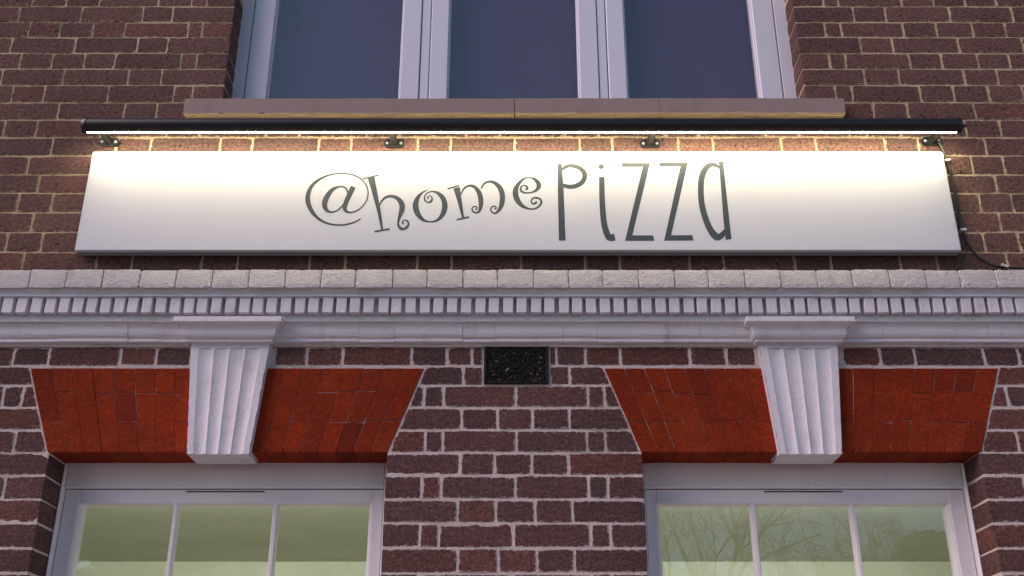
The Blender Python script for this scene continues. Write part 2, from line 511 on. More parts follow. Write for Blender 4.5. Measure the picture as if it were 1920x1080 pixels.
# rows: (v_top, v_bottom, [(joints ...) spans]); every span is a run of joints in photo pixels
UPPER = [
 (-20, 12, [[-60, 62, 125, 187, 297, 360, 388, 441], [1487, 1542, 1570, 1688, 1748, 1807, 1865, 1985]]),
 (12, 41.5, [[-83, 35, 152, 267, 323, 439], [1491, 1600, 1660, 1780, 1897, 1957]]),
 (41.5, 70, [[-62, 53, 112, 173, 233, 352, 378, 434], [1497, 1547, 1577, 1693, 1755, 1823, 1885, 2003]]),
 (70, 99.5, [[-40, 20, 140, 257, 313, 429], [1502, 1613, 1673, 1797, 1917, 1977]]),
 (99.5, 129, [[-83, 37, 97, 157, 215, 338, 368, 425], [1507, 1555, 1585, 1705, 1765, 1833, 1892, 2012]]),
 (129, 159.5, [[-58, 3, 118, 240, 302, 420], [1511, 1620, 1685, 1808, 1870, 1992]]),
 (159.5, 192, [[-38, 22, 82, 202, 325, 360, 418], [1513, 1567, 1598, 1725, 1788, 1853, 1918, 2040]]),
 (192, 224.5, [[-18, 108, 232, 293, 416, 478, 600, 664, 788, 850, 972, 1036, 1158, 1220, 1343, 1406, 1528, 1568, 1638, 1702, 1827, 1952]]),
 (224.5, 257.5, [[-55, 7, 68, 190, 313, 375, 500, 562, 688, 750, 874, 937, 1060, 1122, 1248, 1310, 1434, 1496, 1625, 1687, 1810, 1875, 1998]]),
 (257.5, 292, [[-29, 97, 218, 282, 412, 473, 597, 658, 783, 845, 965, 1087, 1148, 1272, 1337, 1465, 1530, 1660, 1723, 1848, 1975]]),
 (292, 327.5, [[-77, 52, 180, 245], [1695, 1822, 1882, 2010]]),
 (327.5, 362, [[-55, 72, 200], [1738, 1867, 1993]]),
 (362, 398, [[-33, 33, 97, 220], [1710, 1837, 1898, 2030]]),
 (398, 435, [[-75, 60, 190], [1745, 1875, 2005]]),
 (435, 473, [[-56, 12, 78, 210], [1715, 1845, 1910, 2045]]),
 (473, 511.5, [[-92, 42, 180, 247, 378, 445, 580, 647, 782, 847, 977, 1097, 1162, 1293, 1357, 1490, 1558, 1688, 1757, 1888, 2020]]),
]
n_brick = 0
for vt, vb, spans in UPPER:
    vm = (vt + vb) / 2
    z1, z0 = PZ(vt) - GAP_U / 2, PZ(vb) + GAP_U / 2
    for sp in spans:
        for a, b_ in zip(sp, sp[1:]):
            if vt < 190 and sp[-1] == b_ and b_ < 960: xb = UW0
            else: xb = PX(b_, vm) - GAP_U / 2
            if vt < 190 and sp[0] == a and a > 960: xa = UW1
            else: xa = PX(a, vm) + GAP_U / 2
            place_brick(xa, xb, z0 + RNG.uniform(-.0012, .0012), z1 + RNG.uniform(-.0012, .0012), wall_up, 'brick_up', 0.102, False, 0.0 if xa == UW1 else 1.0 if xb == UW0 else None)
            n_brick += 1

LOWER = [
 (650, 686.5, [[-42, 25, 92, 225, 293, 358], [515, 575, 643, 772, 838, 885, 905], [1030, 1043, 1097, 1163, 1293, 1362, 1417], [1580, 1650, 1715, 1845, 1910, 2045]]),
 (686.5, 723, [[-72, 'AL'], ['AR', 868, 905], [1030, 1068, 'BL'], ['BR', 1995]]),
 (723, 764.5, [[-64, 5, 42, 'AL'], ['AR', 795, 832, 967, 1102, 1133, 'BL'], ['BR', 1888, 1928, 1992]]),
 (764.5, 806.5, [[-70, 'AL'], ['AR', 865, 933, 998, 1067, 'BL'], ['BR', 1995]]),
 (806.5, 849, [[-110, 27, 'AL'], ['AR', 797, 830, 968, 1100, 1135, 'BL'], ['BR', 1908, 2045]]),
 (849, 891.5, [[-50, 'LW0'], ['LW1', 863, 927, 997, 1066, 'RW0'], ['RW1', 1980]]),
 (891.5, 936.5, [[-135, 7, 'LW0'], ['LW1', 791, 827, 966, 1103, 1140, 'RW0'], ['RW1', 1922, 2065]]),
 (936.5, 981, [[-75, 'LW0'], ['LW1', 857, 929, 1003, 1073, 'RW0'], ['RW1', 2000]]),
 (981, 1028, [[-90, -18, 'LW0'], ['LW1', 787, 822, 963, 1108, 1145, 'RW0'], ['RW1', 1945, 2020]]),
 (1028, 1075, [[-95, 'LW0'], ['LW1', 858, 933, 1007, 1077, 'RW0'], ['RW1', 2020]]),
 (1075, 1123, [[-110, -35, 'LW0'], ['LW1', 785, 820, 963, 1110, 1148, 'RW0'], ['RW1', 1962, 2040]]),
]
# skew lines of the arches: (top x, bottom x) on the wall plane
A_L = (PX(57, 690), PX(89, 848)); A_R = (PX(796, 690), PX(727, 848))
B_L = (2 * X0 - A_R[0], 2 * X0 - A_R[1]); B_R = (2 * X0 - A_L[0], 2 * X0 - A_L[1])
def skew(line, z): return line[0] + (line[1] - line[0]) * (ARCH_T - z) / (ARCH_T - ARCH_B)
SK = {'AL': A_L, 'AR': A_R, 'BL': B_L, 'BR': B_R}
FX = {'LW0': LW0, 'LW1': LW1, 'RW0': RW0, 'RW1': RW1}
for vt, vb, spans in LOWER:
    vm = (vt + vb) / 2
    z1, z0 = PZ(vt) - GAP_L / 2, PZ(vb) + GAP_L / 2
    for sp in spans:
        for a, b_ in zip(sp, sp[1:]):
            if a in SK or b_ in SK:
                def ends(t, side):
                    if t in SK:
                        d = 0.004 if side == 0 else -0.004
                        return skew(SK[t], z0) + d, skew(SK[t], z1) + d
                    x = PX(t, vm) + (GAP_L / 2 if side == 0 else -GAP_L / 2)
                    return x, x
                (l0, l1), (r0, r1) = ends(a, 0), ends(b_, 1)
                cut_brick([(l0, z0), (r0, z0), (r1, z1), (l1, z1)], wall_low, M['brick_low'], 0.1, n_brick)
            else:
                xa = FX[a] if a in FX else PX(a, vm) + GAP_L / 2
                xb = FX[b_] if b_ in FX else PX(b_, vm) - GAP_L / 2
                place_brick(xa, xb, z0 + RNG.uniform(-.0014, .0014), z1 + RNG.uniform(-.0014, .0014), wall_low, 'brick_low', 0.125, True, 0.0 if a in FX else 1.0 if b_ in FX else None)
            n_brick += 1
print('bricks', n_brick)

# brickwork outside the picture: one mass per wall, carrying each course on
def fill(rows, gap, parent, mat, seed):
    """rows: (x from, x to, z0, z1); bricks are laid from x_from towards x_to in Flemish bond"""
    parts, r = [], random.Random(seed)
    for k, (xa, xb, z0, z1) in enumerate(rows):
        sg = 1 if xb > xa else -1
        x, i = xa, k % 2
        while (xb - x) * sg > 0.02:
            L = min(0.225 if i % 2 else 0.1125, abs(xb - x))
            a, b_ = sorted((x, x + sg * L))
            parts.append(brick_rings([(a + gap / 2, z0 + gap / 2), (b_ - gap / 2, z0 + gap / 2), (b_ - gap / 2, z1 - gap / 2), (a + gap / 2, z1 - gap / 2)],
                                     r.randrange(1 << 30), 0.10, 0.0009, 0.0016, 0.0004, step=0.08, round_c=0.0016))
            x += sg * L; i += 1
    tag(obj('brickwork', brick_mesh(parts, 'brickwork', mat), parent), kind='stuff')
def outward(table, num):
    rows = []
    for vt, vb, spans in table:
        vm = (vt + vb) / 2
        rows.append((PX(spans[0][0], vm), -XE, PZ(vb), PZ(vt)))
        rows.append((PX(spans[-1][-1], vm), XE, PZ(vb), PZ(vt)))
    return rows
rows = outward(UPPER, 0)
z = PZ(UPPER[0][0])
while z < TOP_Z - 0.01:
    rows += [(UW0, -XE, z, min(z + 0.0752, TOP_Z)), (UW1, XE, z, min(z + 0.0752, TOP_Z))]
    z += 0.0752
fill(rows, GAP_U, wall_up, M['brick_up_i'], 3)
rows = outward(LOWER, 0)
z = PZ(LOWER[-1][1])
while z > 0.13:
    z0 = max(z - 0.0752, 0.12)
    rows += [(LW0, -XE, z0, z), (LW1, RW0, z0, z), (RW1, XE, z0, z)]
    if z < SILL_LOW: rows += [(LW0, LW1, z0, z), (RW0, RW1, z0, z)]
    z -= 0.0752
fill(rows, GAP_L, wall_low, M['brick_low_i'], 6)

# ------------------------------------------------------------------ red flat arches
KS_T, KS_B = 640, 852
def keystone_x(px_l, px_r, v, Y): return PX(px_l, v, Y), PX(px_r, v, Y)
KF = -0.028                                          # keystone face
kc_l = (PX(358, 640, KF) + PX(507, 640, KF)) / 2
kc_r = 2 * X0 - kc_l
K_HT = (PX(507, 640, KF) - PX(358, 640, KF)) / 2     # half widths
K_HB = (PX(470, 851, KF) - PX(353, 851, KF)) / 2
K_ZT, K_ZB = PZ(640, KF), PZ(851, KF)
def key_half(z): return K_HB + (K_HT - K_HB) * (z - K_ZB) / (K_ZT - K_ZB)
def arch(sk_l, sk_r, kc, seed):
    r = random.Random(seed)
    core = MB()
    e = 0.006
    core.prism_y([(sk_l[1] + e, ARCH_B + 0.003), (sk_r[1] - e, ARCH_B + 0.003), (sk_r[0] - e, ARCH_T - 0.004), (sk_l[0] + e, ARCH_T - 0.004)], 0.0025, REV - 0.003)
    a = bpart(core, 'flat_arch', M['red_joint'])
    n = 8
    for side in (0, 1):
        for i in range(n):
            def edge(f, z):
                if side == 0: p0, p1 = skew(sk_l, z), kc - key_half(z) + 0.012
                else: p0, p1 = kc + key_half(z) - 0.012, skew(sk_r, z)
                return p0 + (p1 - p0) * f
            H = ARCH_T - ARCH_B
            cuts = r.choice([[0.30], [0.64], [0.29, 0.65], [0.31], [0.33, 0.66], []])
            if cuts == [] and r.random() < 0.5: cuts = [0.64]
            zs = [ARCH_T - 0.001] + [ARCH_T - H * (c + r.uniform(-.01, .01)) for c in cuts] + [ARCH_B]
            for za, zb_ in zip(zs, zs[1:]):
                j = 0.0003 + 0.0008 * r.random() ** 2
                zb2 = zb_ + (0.0006 if zb_ != ARCH_B else 0)
                q = [(edge(i / n, zb2) + j, zb2), (edge((i + 1) / n, zb2) - j, zb2), (edge((i + 1) / n, za) - j, za - 0.0005), (edge(i / n, za) + j, za - 0.0005)]
                o = cut_brick(q, a, M['red'], REV - 0.002, r.randrange(1 << 30), jit=0.0004, bev=0.0009, bulge=0.0002, step=0.04, round_c=0.0004)
                o.location.y = -0.001 + r.uniform(-.0012, .0008)
                o.rotation_euler.x = r.uniform(-.004, .004)
    return a
arch(A_L, A_R, kc_l, 21)
arch(B_L, B_R, kc_r, 22)

# ------------------------------------------------------------------ keystones with fluted faces and moulded caps
def s_profile(n=10):
    """(in, down) from 0,0 to 1,1: hollow above, round below"""
    pts = []
    for k in range(n + 1):
        t = k / n
        if t < 0.5:
            a = t / 0.5 * math.pi / 2
            pts.append((0.46 * math.sin(a), 0.52 * (1 - math.cos(a))))
        else:
            a = (t - 0.5) / 0.5 * math.pi / 2
            pts.append((0.46 + 0.54 * (1 - math.cos(a)), 0.52 + 0.48 * math.sin(a)))
    return pts

def keystone(kc, name_label):
    back = 0.085
    zt, zb_ = K_ZT + 0.004, K_ZB
    fl_top = PZ(653, KF)
    cols, rows = 40, 26
    def flute(s):
        """depth of the fluting across the face, s in 0..1"""
        a = (s - 0.10) / 0.80
        if a <= 0 or a >= 1: return 0.0
        k = (a * 4) % 1.0
        return 0.0054 * math.sin(math.pi * k) ** 0.8
    mb = MB()
    zs = [zt, fl_top + 0.0015, fl_top] + [fl_top + (zb_ - fl_top) * i / rows for i in range(1, rows + 1)]
    vs, fs = [], []
    for ri, z in enumerate(zs):
        for c in range(cols + 1):
            s = c / cols
            hw = key_half(z)
            d = flute(s) if ri >= 2 else 0.0
            chip = (max(0.0, mnoise.noise((kc * 31 + s * 7, z * 55, 2.0))) * 0.0035 + 0.0004) * (1 if c == 0 else -1 if c == cols else 0)
            vs.append((kc - hw + 2 * hw * s + chip + mnoise.noise((kc * 9, z * 40, s * 3)) * 0.0006, KF + d + mnoise.noise((z * 30, s * 9, kc)) * 0.0005, z))
    nC = cols + 1
    for ri in range(len(zs) - 1):
        for c in range(cols):
            fs.append((ri * nC + c, (ri + 1) * nC + c, (ri + 1) * nC + c + 1, ri * nC + c + 1))
    nf = len(vs)
    # bottom, sides
    lo = (len(zs) - 1) * nC
    for c in range(nC):
        x, y, z = vs[lo + c]
        vs.append((x, back + (y - KF), z - 0.001))
    for c in range(cols):
        fs.append((lo + c, nf + c, nf + c + 1, lo + c + 1))
    mb.add(vs, fs, False)
    for sgn in (-1, 1):
        ht, hb = key_half(zt), key_half(zb_)
        p = [(kc + sgn * ht, KF, zt), (kc + sgn * hb, KF, zb_), (kc + sgn * hb, back, zb_), (kc + sgn * ht, back, zt)]
        mb.add(p, [(0, 1, 2, 3) if sgn > 0 else (3, 2, 1, 0)])
    k = bpart(mb, 'keystone', M['white'])
    # moulded cap: (projection, half width, z) rings
    zt0, zt1 = PZ(593, -0.088), PZ(602, -0.088)
    zc0, zc1 = zt1 - 0.001, PZ(636, -0.046)
    hw0 = (PX(532, 597, -0.088) - PX(329, 597, -0.088)) / 2
    hw1 = K_HT + 0.010
    rings = [(-0.088, hw0, zt0), (-0.088, hw0, zt1), (-0.083, hw0 - 0.004, zt1 - 0.0015)]
    for a, d in s_profile(10):
        rings.append((-0.080 + 0.038 * a, hw0 - 0.008 + (hw1 - hw0 + 0.004) * a, zc0 - 0.003 + (zc1 - zc0 + 0.003) * d))
    rings += [(-0.046, hw1 + 0.002, zc1), (-0.046, hw1 + 0.002, zc1 - 0.007), (KF + 0.002, K_HT - 0.001, zc1 - 0.009)]
    vs, fs = [], []
    for y, hw, z in rings:
        w = 0.0012
        vs += [(kc - hw, 0.0, z), (kc - hw, y + w, z), (kc - hw + w, y, z), (kc + hw - w, y, z), (kc + hw, y + w, z), (kc + hw, 0.0, z)]
    for i in range(len(rings) - 1):
        for j in range(5):
            fs.append((i * 6 + j, (i + 1) * 6 + j, (i + 1) * 6 + j + 1, i * 6 + j + 1))
    fs.append((5, 4, 3, 2, 1, 0))
    mb = MB(); mb.add(vs, fs)
    obj('cap_moulding', mb.mesh('cap_moulding', M['white']), k)
    return k
keystone(kc_l, '')
keystone(kc_r, '')

# ------------------------------------------------------------------ cornice
cor = bempty('cornice')
def wavy_prism(prof, x0, x1, step, amp, seed):
    """profile along x with a little hand-made unevenness"""
    n, k = len(prof), max(1, int((x1 - x0) / step))
    vs, fs = [], []
    for i in range(k + 1):
        x = x0 + (x1 - x0) * i / k
        for j, (y, z) in enumerate(prof):
            a = amp if y < -0.004 else 0
            vs.append((x, y + mnoise.noise((x * 6, j * 3.1, seed)) * a, z + mnoise.noise((x * 5, j * 1.7 + 50, seed)) * a))
    for i in range(k):
        for j in range(n):
            fs.append((i * n + j, i * n + (j + 1) % n, (i + 1) * n + (j + 1) % n, (i + 1) * n + j))
    fs += [tuple(range(n - 1, -1, -1)), tuple(range(k * n, k * n + n))]
    return vs, fs
HB = PZ(540, -0.10)                                   # bottom of the painted header course
FIL_B = PZ(556, -0.080)
DEN_B = PZ(586, -0.076)
BAND_B = PZ(603, -0.052)
OV_B = PZ(635, -0.018)
FL_B = PZ(641, -0.018)
# bed and fillet under the header course (one run)
mb = MB()
prof = [(0.02, COR_T - 0.004), (-0.0945, COR_T - 0.005), (-0.0945, HB + 0.001), (-0.084, HB - 0.002), (-0.081, HB - 0.006), (-0.080, HB - 0.011), (-0.081, FIL_B + 0.004), (-0.083, FIL_B + 0.001), (-0.083, FIL_B), (0.02, FIL_B)]
mb.add(*wavy_prism(prof, -XE, XE, 0.05, 0.0012, 1.0))
obj('fillet', mb.mesh('fillet', M['white']), cor)
# the ground the dentils stand on, and the band under them
mb = MB()
prof = [(0.018, FIL_B + 0.002), (-0.050, FIL_B + 0.002), (-0.050, DEN_B), (-0.0525, DEN_B - 0.002), (-0.0525, BAND_B + 0.002), (-0.051, BAND_B), (0.018, BAND_B)]
mb.add(*wavy_prism(prof, -XE, XE, 0.05, 0.0009, 2.0))
obj('dentil_band', mb.mesh('dentil_band', M['white']), cor)
# moulded bricks under the band, butted end to end
jl = [-98, 33, 108, 238, 305, 435, 502, 605, 672, 739, 867, 928, 1057, 1120, 1253, 1313, 1440, 1505, 1590, 1657, 1792, 1855, 1985]
xs = [PX(a, 620, -0.04) for a in jl]
while xs[0] > -XE: xs.insert(0, max(-XE - 0.01, xs[0] - (0.225 if len(xs) % 2 else 0.112)))
while xs[-1] < XE: xs.append(xs[-1] + (0.225 if len(xs) % 2 else 0.112))
sp = s_profile(9)
for i, (a, b_) in enumerate(zip(xs, xs[1:])):
    dy, dz = RNG.uniform(-.0012, .0012), RNG.uniform(-.0008, .0008)
    prof = [(0.016, BAND_B - 0.0004)] + [(-0.0475 + 0.0315 * u + dy, BAND_B - 0.0004 + (OV_B - BAND_B) * d + dz) for u, d in sp]
    prof += [(-0.0205 + dy, OV_B - 0.0006 + dz), (-0.0205 + dy, FL_B + dz), (-0.012, FL_B - 0.003), (0.016, FL_B - 0.003)]
    mb = MB()
    mb.add(*wavy_prism(prof, a + 0.0004, b_ - 0.0004, 0.05, 0.0010, 5.0 + i * 0.3))
    obj('moulded_brick', mb.mesh('moulded_brick', M['white']), cor)
# mortar bedding under the cornice
mb = MB()
mb.add(*wavy_prism([(0.02, FL_B - 0.0032), (-0.008, FL_B - 0.0032), (-0.006, FL_B - 0.012), (-0.001, PZ(650)), (0.02, PZ(650))], -XE, XE, 0.012, 0.0022, 9.0))
obj('bedding_mortar', mb.mesh('bedding_mortar', M['mortar_low']), cor)
# unseen dark strip added on the cornice top to cut bounced light, falling outwards
mb = MB()
mb.add(*wavy_prism([(0.01, COR_T + 0.022), (-0.088, COR_T + 0.0025), (-0.088, COR_T + 0.0005), (0.01, COR_T + 0.0005)], -XE, XE, 0.05, 0.0006, 12.0))
obj('anti_bounce_strip', mb.mesh('anti_bounce_strip', M['anti_bounce']), cor)
# dentils
mb = MB()
dw = PX(1019, 572, -0.076) - PX(1000, 572, -0.076)
pitch = (PX(1260, 572, -0.076) - PX(660, 572, -0.076)) / 600 * 26.04
dz_ = FIL_B - DEN_B
den_meshes = []
for k in range(5):
    mb = MB()
    r = random.Random(k)
    j = lambda a=0.0009: r.uniform(-a, a)
    vsd = []
    for y in (-0.076, -0.048):
        for x, z in ((-dw / 2, 0), (dw / 2, 0), (dw / 2, dz_), (-dw / 2, dz_)):
            vsd.append((x + j(), y + j(), z + (j() if z == 0 else 0)))
    bm = bmesh.new()
    vv = [bm.verts.new(v) for v in vsd]
    for f in ((0, 1, 2, 3), (7, 6, 5, 4), (0, 4, 5, 1), (1, 5, 6, 2), (2, 6, 7, 3), (3, 7, 4, 0)):
        bm.faces.new([vv[i] for i in f])
    bmesh.ops.bevel(bm, geom=[e for e in bm.edges], offset=0.0014, segments=1, affect='EDGES')
    bmesh.ops.recalc_face_normals(bm, faces=bm.faces)
    me = bpy.data.meshes.new('dentil'); bm.to_mesh(me); bm.free(); me.materials.append(M['white'])
    den_meshes.append(me)
x = PX(666.2, 572, -0.076)
while x > -XE + 0.05: x -= pitch
while x < XE - 0.03:
    o = obj('dentil', RNG.choice(den_meshes), cor, (x + RNG.uniform(-.0016, .0016), RNG.uniform(-.001, .001), DEN_B))
    o.rotation_euler = (0, RNG.uniform(-.02, .02), RNG.uniform(-.01, .01))
    x += pitch
# painted header course
hj = [55, 124, 192, 262, 330, 398, 467, 535, 602, 667, 736, 801, 868, 933, 1000, 1066, 1130, 1197, 1264, 1328, 1396, 1463, 1532, 1598, 1667, 1735, 1800, 1868]
hx = [PX(a, 522, -0.10) for a in hj]
while hx[0] > -XE: hx.insert(0, hx[0] - 0.1125)
while hx[-1] < XE: hx.append(hx[-1] + 0.1125)
for i, (a, b_) in enumerate(zip(hx, hx[1:])):
    zj = RNG.uniform(-.0015, .0015)
    q = [(a + .0011, HB), (b_ - .0011, HB), (b_ - .0011, COR_T + zj), (a + .0011, COR_T + zj)]
    o = cut_brick(q, cor, M['white_rough'], 0.10, 900 + i, jit=0.0009, bev=0.0013, bulge=0.0009, step=0.014, round_c=0.0010)
    o.location.y = -0.100 + RNG.uniform(-.0018, .0018)
    o.rotation_euler.x = RNG.uniform(-.085, -.045)

# ------------------------------------------------------------------ cast iron air vent
vx0, vx1, vz0, vz1 = PX(907, 720), PX(1029, 720), PZ(720.5), PZ(651)
mb = MB()
mb.box(vx0 + .001, vx1 - .001, -0.0005, 0.004, vz0 + .001, vz1 - .001)
vent = bpart(mb, 'air_vent', M['black_iron'])
vent['label'] = 'black cast iron lattice air vent'
mb = MB()
t_ = 0.009
mb.bbox(vx0, vx0 + t_, -0.009, 0.02, vz0, vz1); mb.bbox(vx1 - t_, vx1, -0.009, 0.02, vz0, vz1)
mb.bbox(vx0 + t_, vx1 - t_, -0.0086, 0.02, vz0, vz0 + 0.006); mb.bbox(vx0 + t_, vx1 - t_, -0.0086, 0.02, vz1 - 0.006, vz1)
obj('vent_frame', mb.mesh('vent_frame', M['black_iron']), vent)
mb = MB()
cw, ch = (vx1 - vx0 - 2 * t_) / 3, (vz1 - vz0 - 0.012) / 2
def ring_pts(cx, cz, r, y, n=14, rz=None):
    return [(cx + r * math.cos(2 * math.pi * k / n), y, cz + (rz or r) * math.sin(2 * math.pi * k / n)) for k in range(n + 1)]
for i in range(3):
    for j in range(2):
        cx, cz = vx0 + t_ + cw * (i + .5), vz0 + 0.006 + ch * (j + .5)
        mb.tube(ring_pts(cx, cz, cw * .46, -0.0045, 18, ch * .48), 0.0021, 6, False)
        for k in range(4):
            a = math.pi / 2 * k
            mb.tube(ring_pts(cx + math.cos(a) * cw * .24, cz + math.sin(a) * ch * .24, 0.0085, -0.0052, 10), 0.0019, 6, False)
        for k in range(4):
            a = math.pi / 4 + math.pi / 2 * k
            mb.tube([(cx + math.cos(a) * 0.006, -0.004, cz + math.sin(a) * 0.006), (cx + math.cos(a) * cw * .68, -0.004, cz + math.sin(a) * ch * .70)], 0.0018, 6)
obj('lattice', mb.mesh('lattice', M['black_iron']), vent)
mb = MB(); r = random.Random(5)
for k in range(44):
    cx = r.uniform(vx0 + .02, vx1 - .02); cz = vz0 + 0.01 + (vz1 - vz0 - .03) * r.random() ** 1.3
    s = r.uniform(.0025, .0058)
    mb.add([(cx - s, -.0004, cz - s * .8), (cx + s, -.0004, cz - s), (cx + s * .6, -.0004, cz + s), (cx - s * .8, -.0004, cz + s * .7), (cx, -.0026, cz)],
           [(0, 1, 4), (1, 2, 4), (2, 3, 4), (3, 0, 4)])
tag(obj('debris', mb.mesh('debris', M['tan']), vent), kind='stuff')

# ------------------------------------------------------------------ upper window
def frame_piece(parent, name, x0, x1, y0, y1, z0, z1, mat, b=0.003):
    mb = MB(); mb.bbox(x0, x1, y0, y1, z0, z1, b)
    return obj(name, mb.mesh(name, mat), parent)
uw = bempty('window')
uw['label'] = 'wide upper window of three dark panes in pale lilac frames'
YF = 0.100
zb0, zt0 = U_SILL_Z - 0.02, TOP_Z - 0.02
def ux(px): return PX(px, 183, YF)
fr = MB(); fr.box(UW0 - 0.02, UW1 + 0.02, YF + 0.055, YF + 0.075, zb0, zb0 + 0.06)
obj('bottom_rail', fr.mesh('bottom_rail', M['upvc']), uw)
frame_piece(uw, 'jamb', UW0 - 0.03, ux(457) - 0.0015, YF - 0.002, YF + 0.06, zb0, zt0, M['upvc'])
frame_piece(uw, 'jamb', ux(1469.5) + 0.0015, UW1 + 0.03, YF - 0.002, YF + 0.06, zb0, zt0, M['upvc'])
frame_piece(uw, 'mullion', ux(785) + 0.0015, ux(803) - 0.0015, YF, YF + 0.06, zb0, zt0, M['upvc'])
frame_piece(uw, 'mullion', ux(1125) + 0.0015, ux(1142) - 0.0015, YF, YF + 0.06, zb0, zt0, M['upvc'])
for (a0, a1, b0, b1) in ((457, 499, 749, 785), (803, 838, 1088, 1125), (1142, 1177, 1428, 1469.5)):
    xa0, xa1, xb0, xb1 = ux(a0) + .0015, ux(a1), ux(b0), ux(b1) - .0015
    s = uw
    for x0, x1 in ((xa0, xa1), (xb0, xb1)):
        frame_piece(s, 'stile', x0, x1, YF - 0.004, YF + 0.05, zb0 + 0.002, zt0, M['upvc'], 0.003)
    for x0, x1 in ((xa1 - 0.002, xa1 + 0.006), (xb0 - 0.006, xb0 + 0.002)):
        frame_piece(s, 'bead', x0, x1, YF + 0.006, YF + 0.04, zb0 + 0.003, zt0 - 0.002, M['upvc'], 0.0025)
    mb = MB(); mb.box(xa1 - .01, xb0 + .01, YF + 0.024, YF + 0.030, zb0, zt0)
    obj('pane', mb.mesh('pane', M['pane_up']), s)
    mb = MB(); mb.box(xa1 - .02, xb0 + .02, YF + 0.085, YF + 0.088, zb0 - .01, zt0)
    obj('tint_sheet', mb.mesh('tint_sheet', M['tint_sheet']), s)  # added sheet behind the glass, pushing the sky reflection towards violet
for a, b_ in ((457, 0), (785, 0), (803, 0), (1125, 0), (1142, 0), (1469.5, 0)):
    mb = MB(); mb.box(ux(a) - .004, ux(a) + .004, YF + 0.03, YF + 0.034, zb0, zt0)
    obj('gasket', mb.mesh('gasket', M['gasket']), uw)
# dark room behind the upper window
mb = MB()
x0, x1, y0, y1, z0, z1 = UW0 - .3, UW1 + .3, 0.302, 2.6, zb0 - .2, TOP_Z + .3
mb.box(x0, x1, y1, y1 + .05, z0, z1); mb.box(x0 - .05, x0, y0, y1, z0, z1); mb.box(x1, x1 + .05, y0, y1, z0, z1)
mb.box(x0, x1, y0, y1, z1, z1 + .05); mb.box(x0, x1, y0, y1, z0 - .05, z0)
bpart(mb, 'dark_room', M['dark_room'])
mb = MB(); mb.box(-XE, XE, 0.0, 0.32, TOP_Z, TOP_Z + 0.35)
bpart(mb, 'lintel', M['mortar_up'])

# stone sill in two lengths
sill = bempty('window_sill')
SZ1, SZ0 = PZ(183.5, -0.045), PZ(213, -0.045)
def sill_stone(xa, xb, seed):
    r = random.Random(seed)
    n = max(2, int((xb - xa) / 0.02))
    vs, fs = [], []
    prof = [(0.095, SZ1 + 0.012), (-0.041, SZ1), (-0.045, SZ1 - 0.003), (-0.045, SZ0 + 0.004), (-0.043, SZ0), (-0.030, SZ0 - 0.001), (-0.026, SZ0 + 0.005), (-0.020, SZ0 + 0.005), (-0.016, SZ0 - 0.001), (0.03, SZ0 - 0.001)]
    m_ = len(prof)
    for i in range(n + 1):
        x = xa + (xb - xa) * i / n
        chip = max(0, mnoise.noise((x * 7, seed, 0)) - 0.32) * 0.03
        for j, (y, z) in enumerate(prof):
            dy, dz = mnoise.noise((x * 30, j, seed)) * 0.0009, mnoise.noise((x * 25, j + 9, seed)) * 0.0009
            if j in (3, 4): dy += chip * (1 if j == 4 else 0.3); dz += chip * (0.8 if j == 3 else 0.2)
            vs.append((x, y + dy, z + dz))
    for i in range(n):
        for j in range(m_):
            fs.append((i * m_ + j, i * m_ + (j + 1) % m_, (i + 1) * m_ + (j + 1) % m_, (i + 1) * m_ + j))
    fs += [tuple(range(m_ - 1, -1, -1)), tuple(range(n * m_, n * m_ + m_))]
    mb = MB(); mb.add(vs, fs)
    me = mb.mesh('stone', M['stone'])
    me.materials.append(M['stone_lit_under'])
    for p in me.polygons:
        if p.normal.z < -0.35: p.material_index = 1  # downward faces take the painted lamp glow
    o = obj('stone', me, sill)
    return o
xs_ = [PX(345, 200, -.045), PX(965, 200, -.045), PX(1237, 200, -.045), PX(1584, 200, -.045)]
sill_stone(xs_[0], xs_[1] - .0015, 1.3); 
o = sill_stone(xs_[1] + .0015, xs_[2] - .0007, 2.7); o.location.z = 0.001
o = sill_stone(xs_[2] + .0007, xs_[3], 4.1); o.location.z = 0.0012

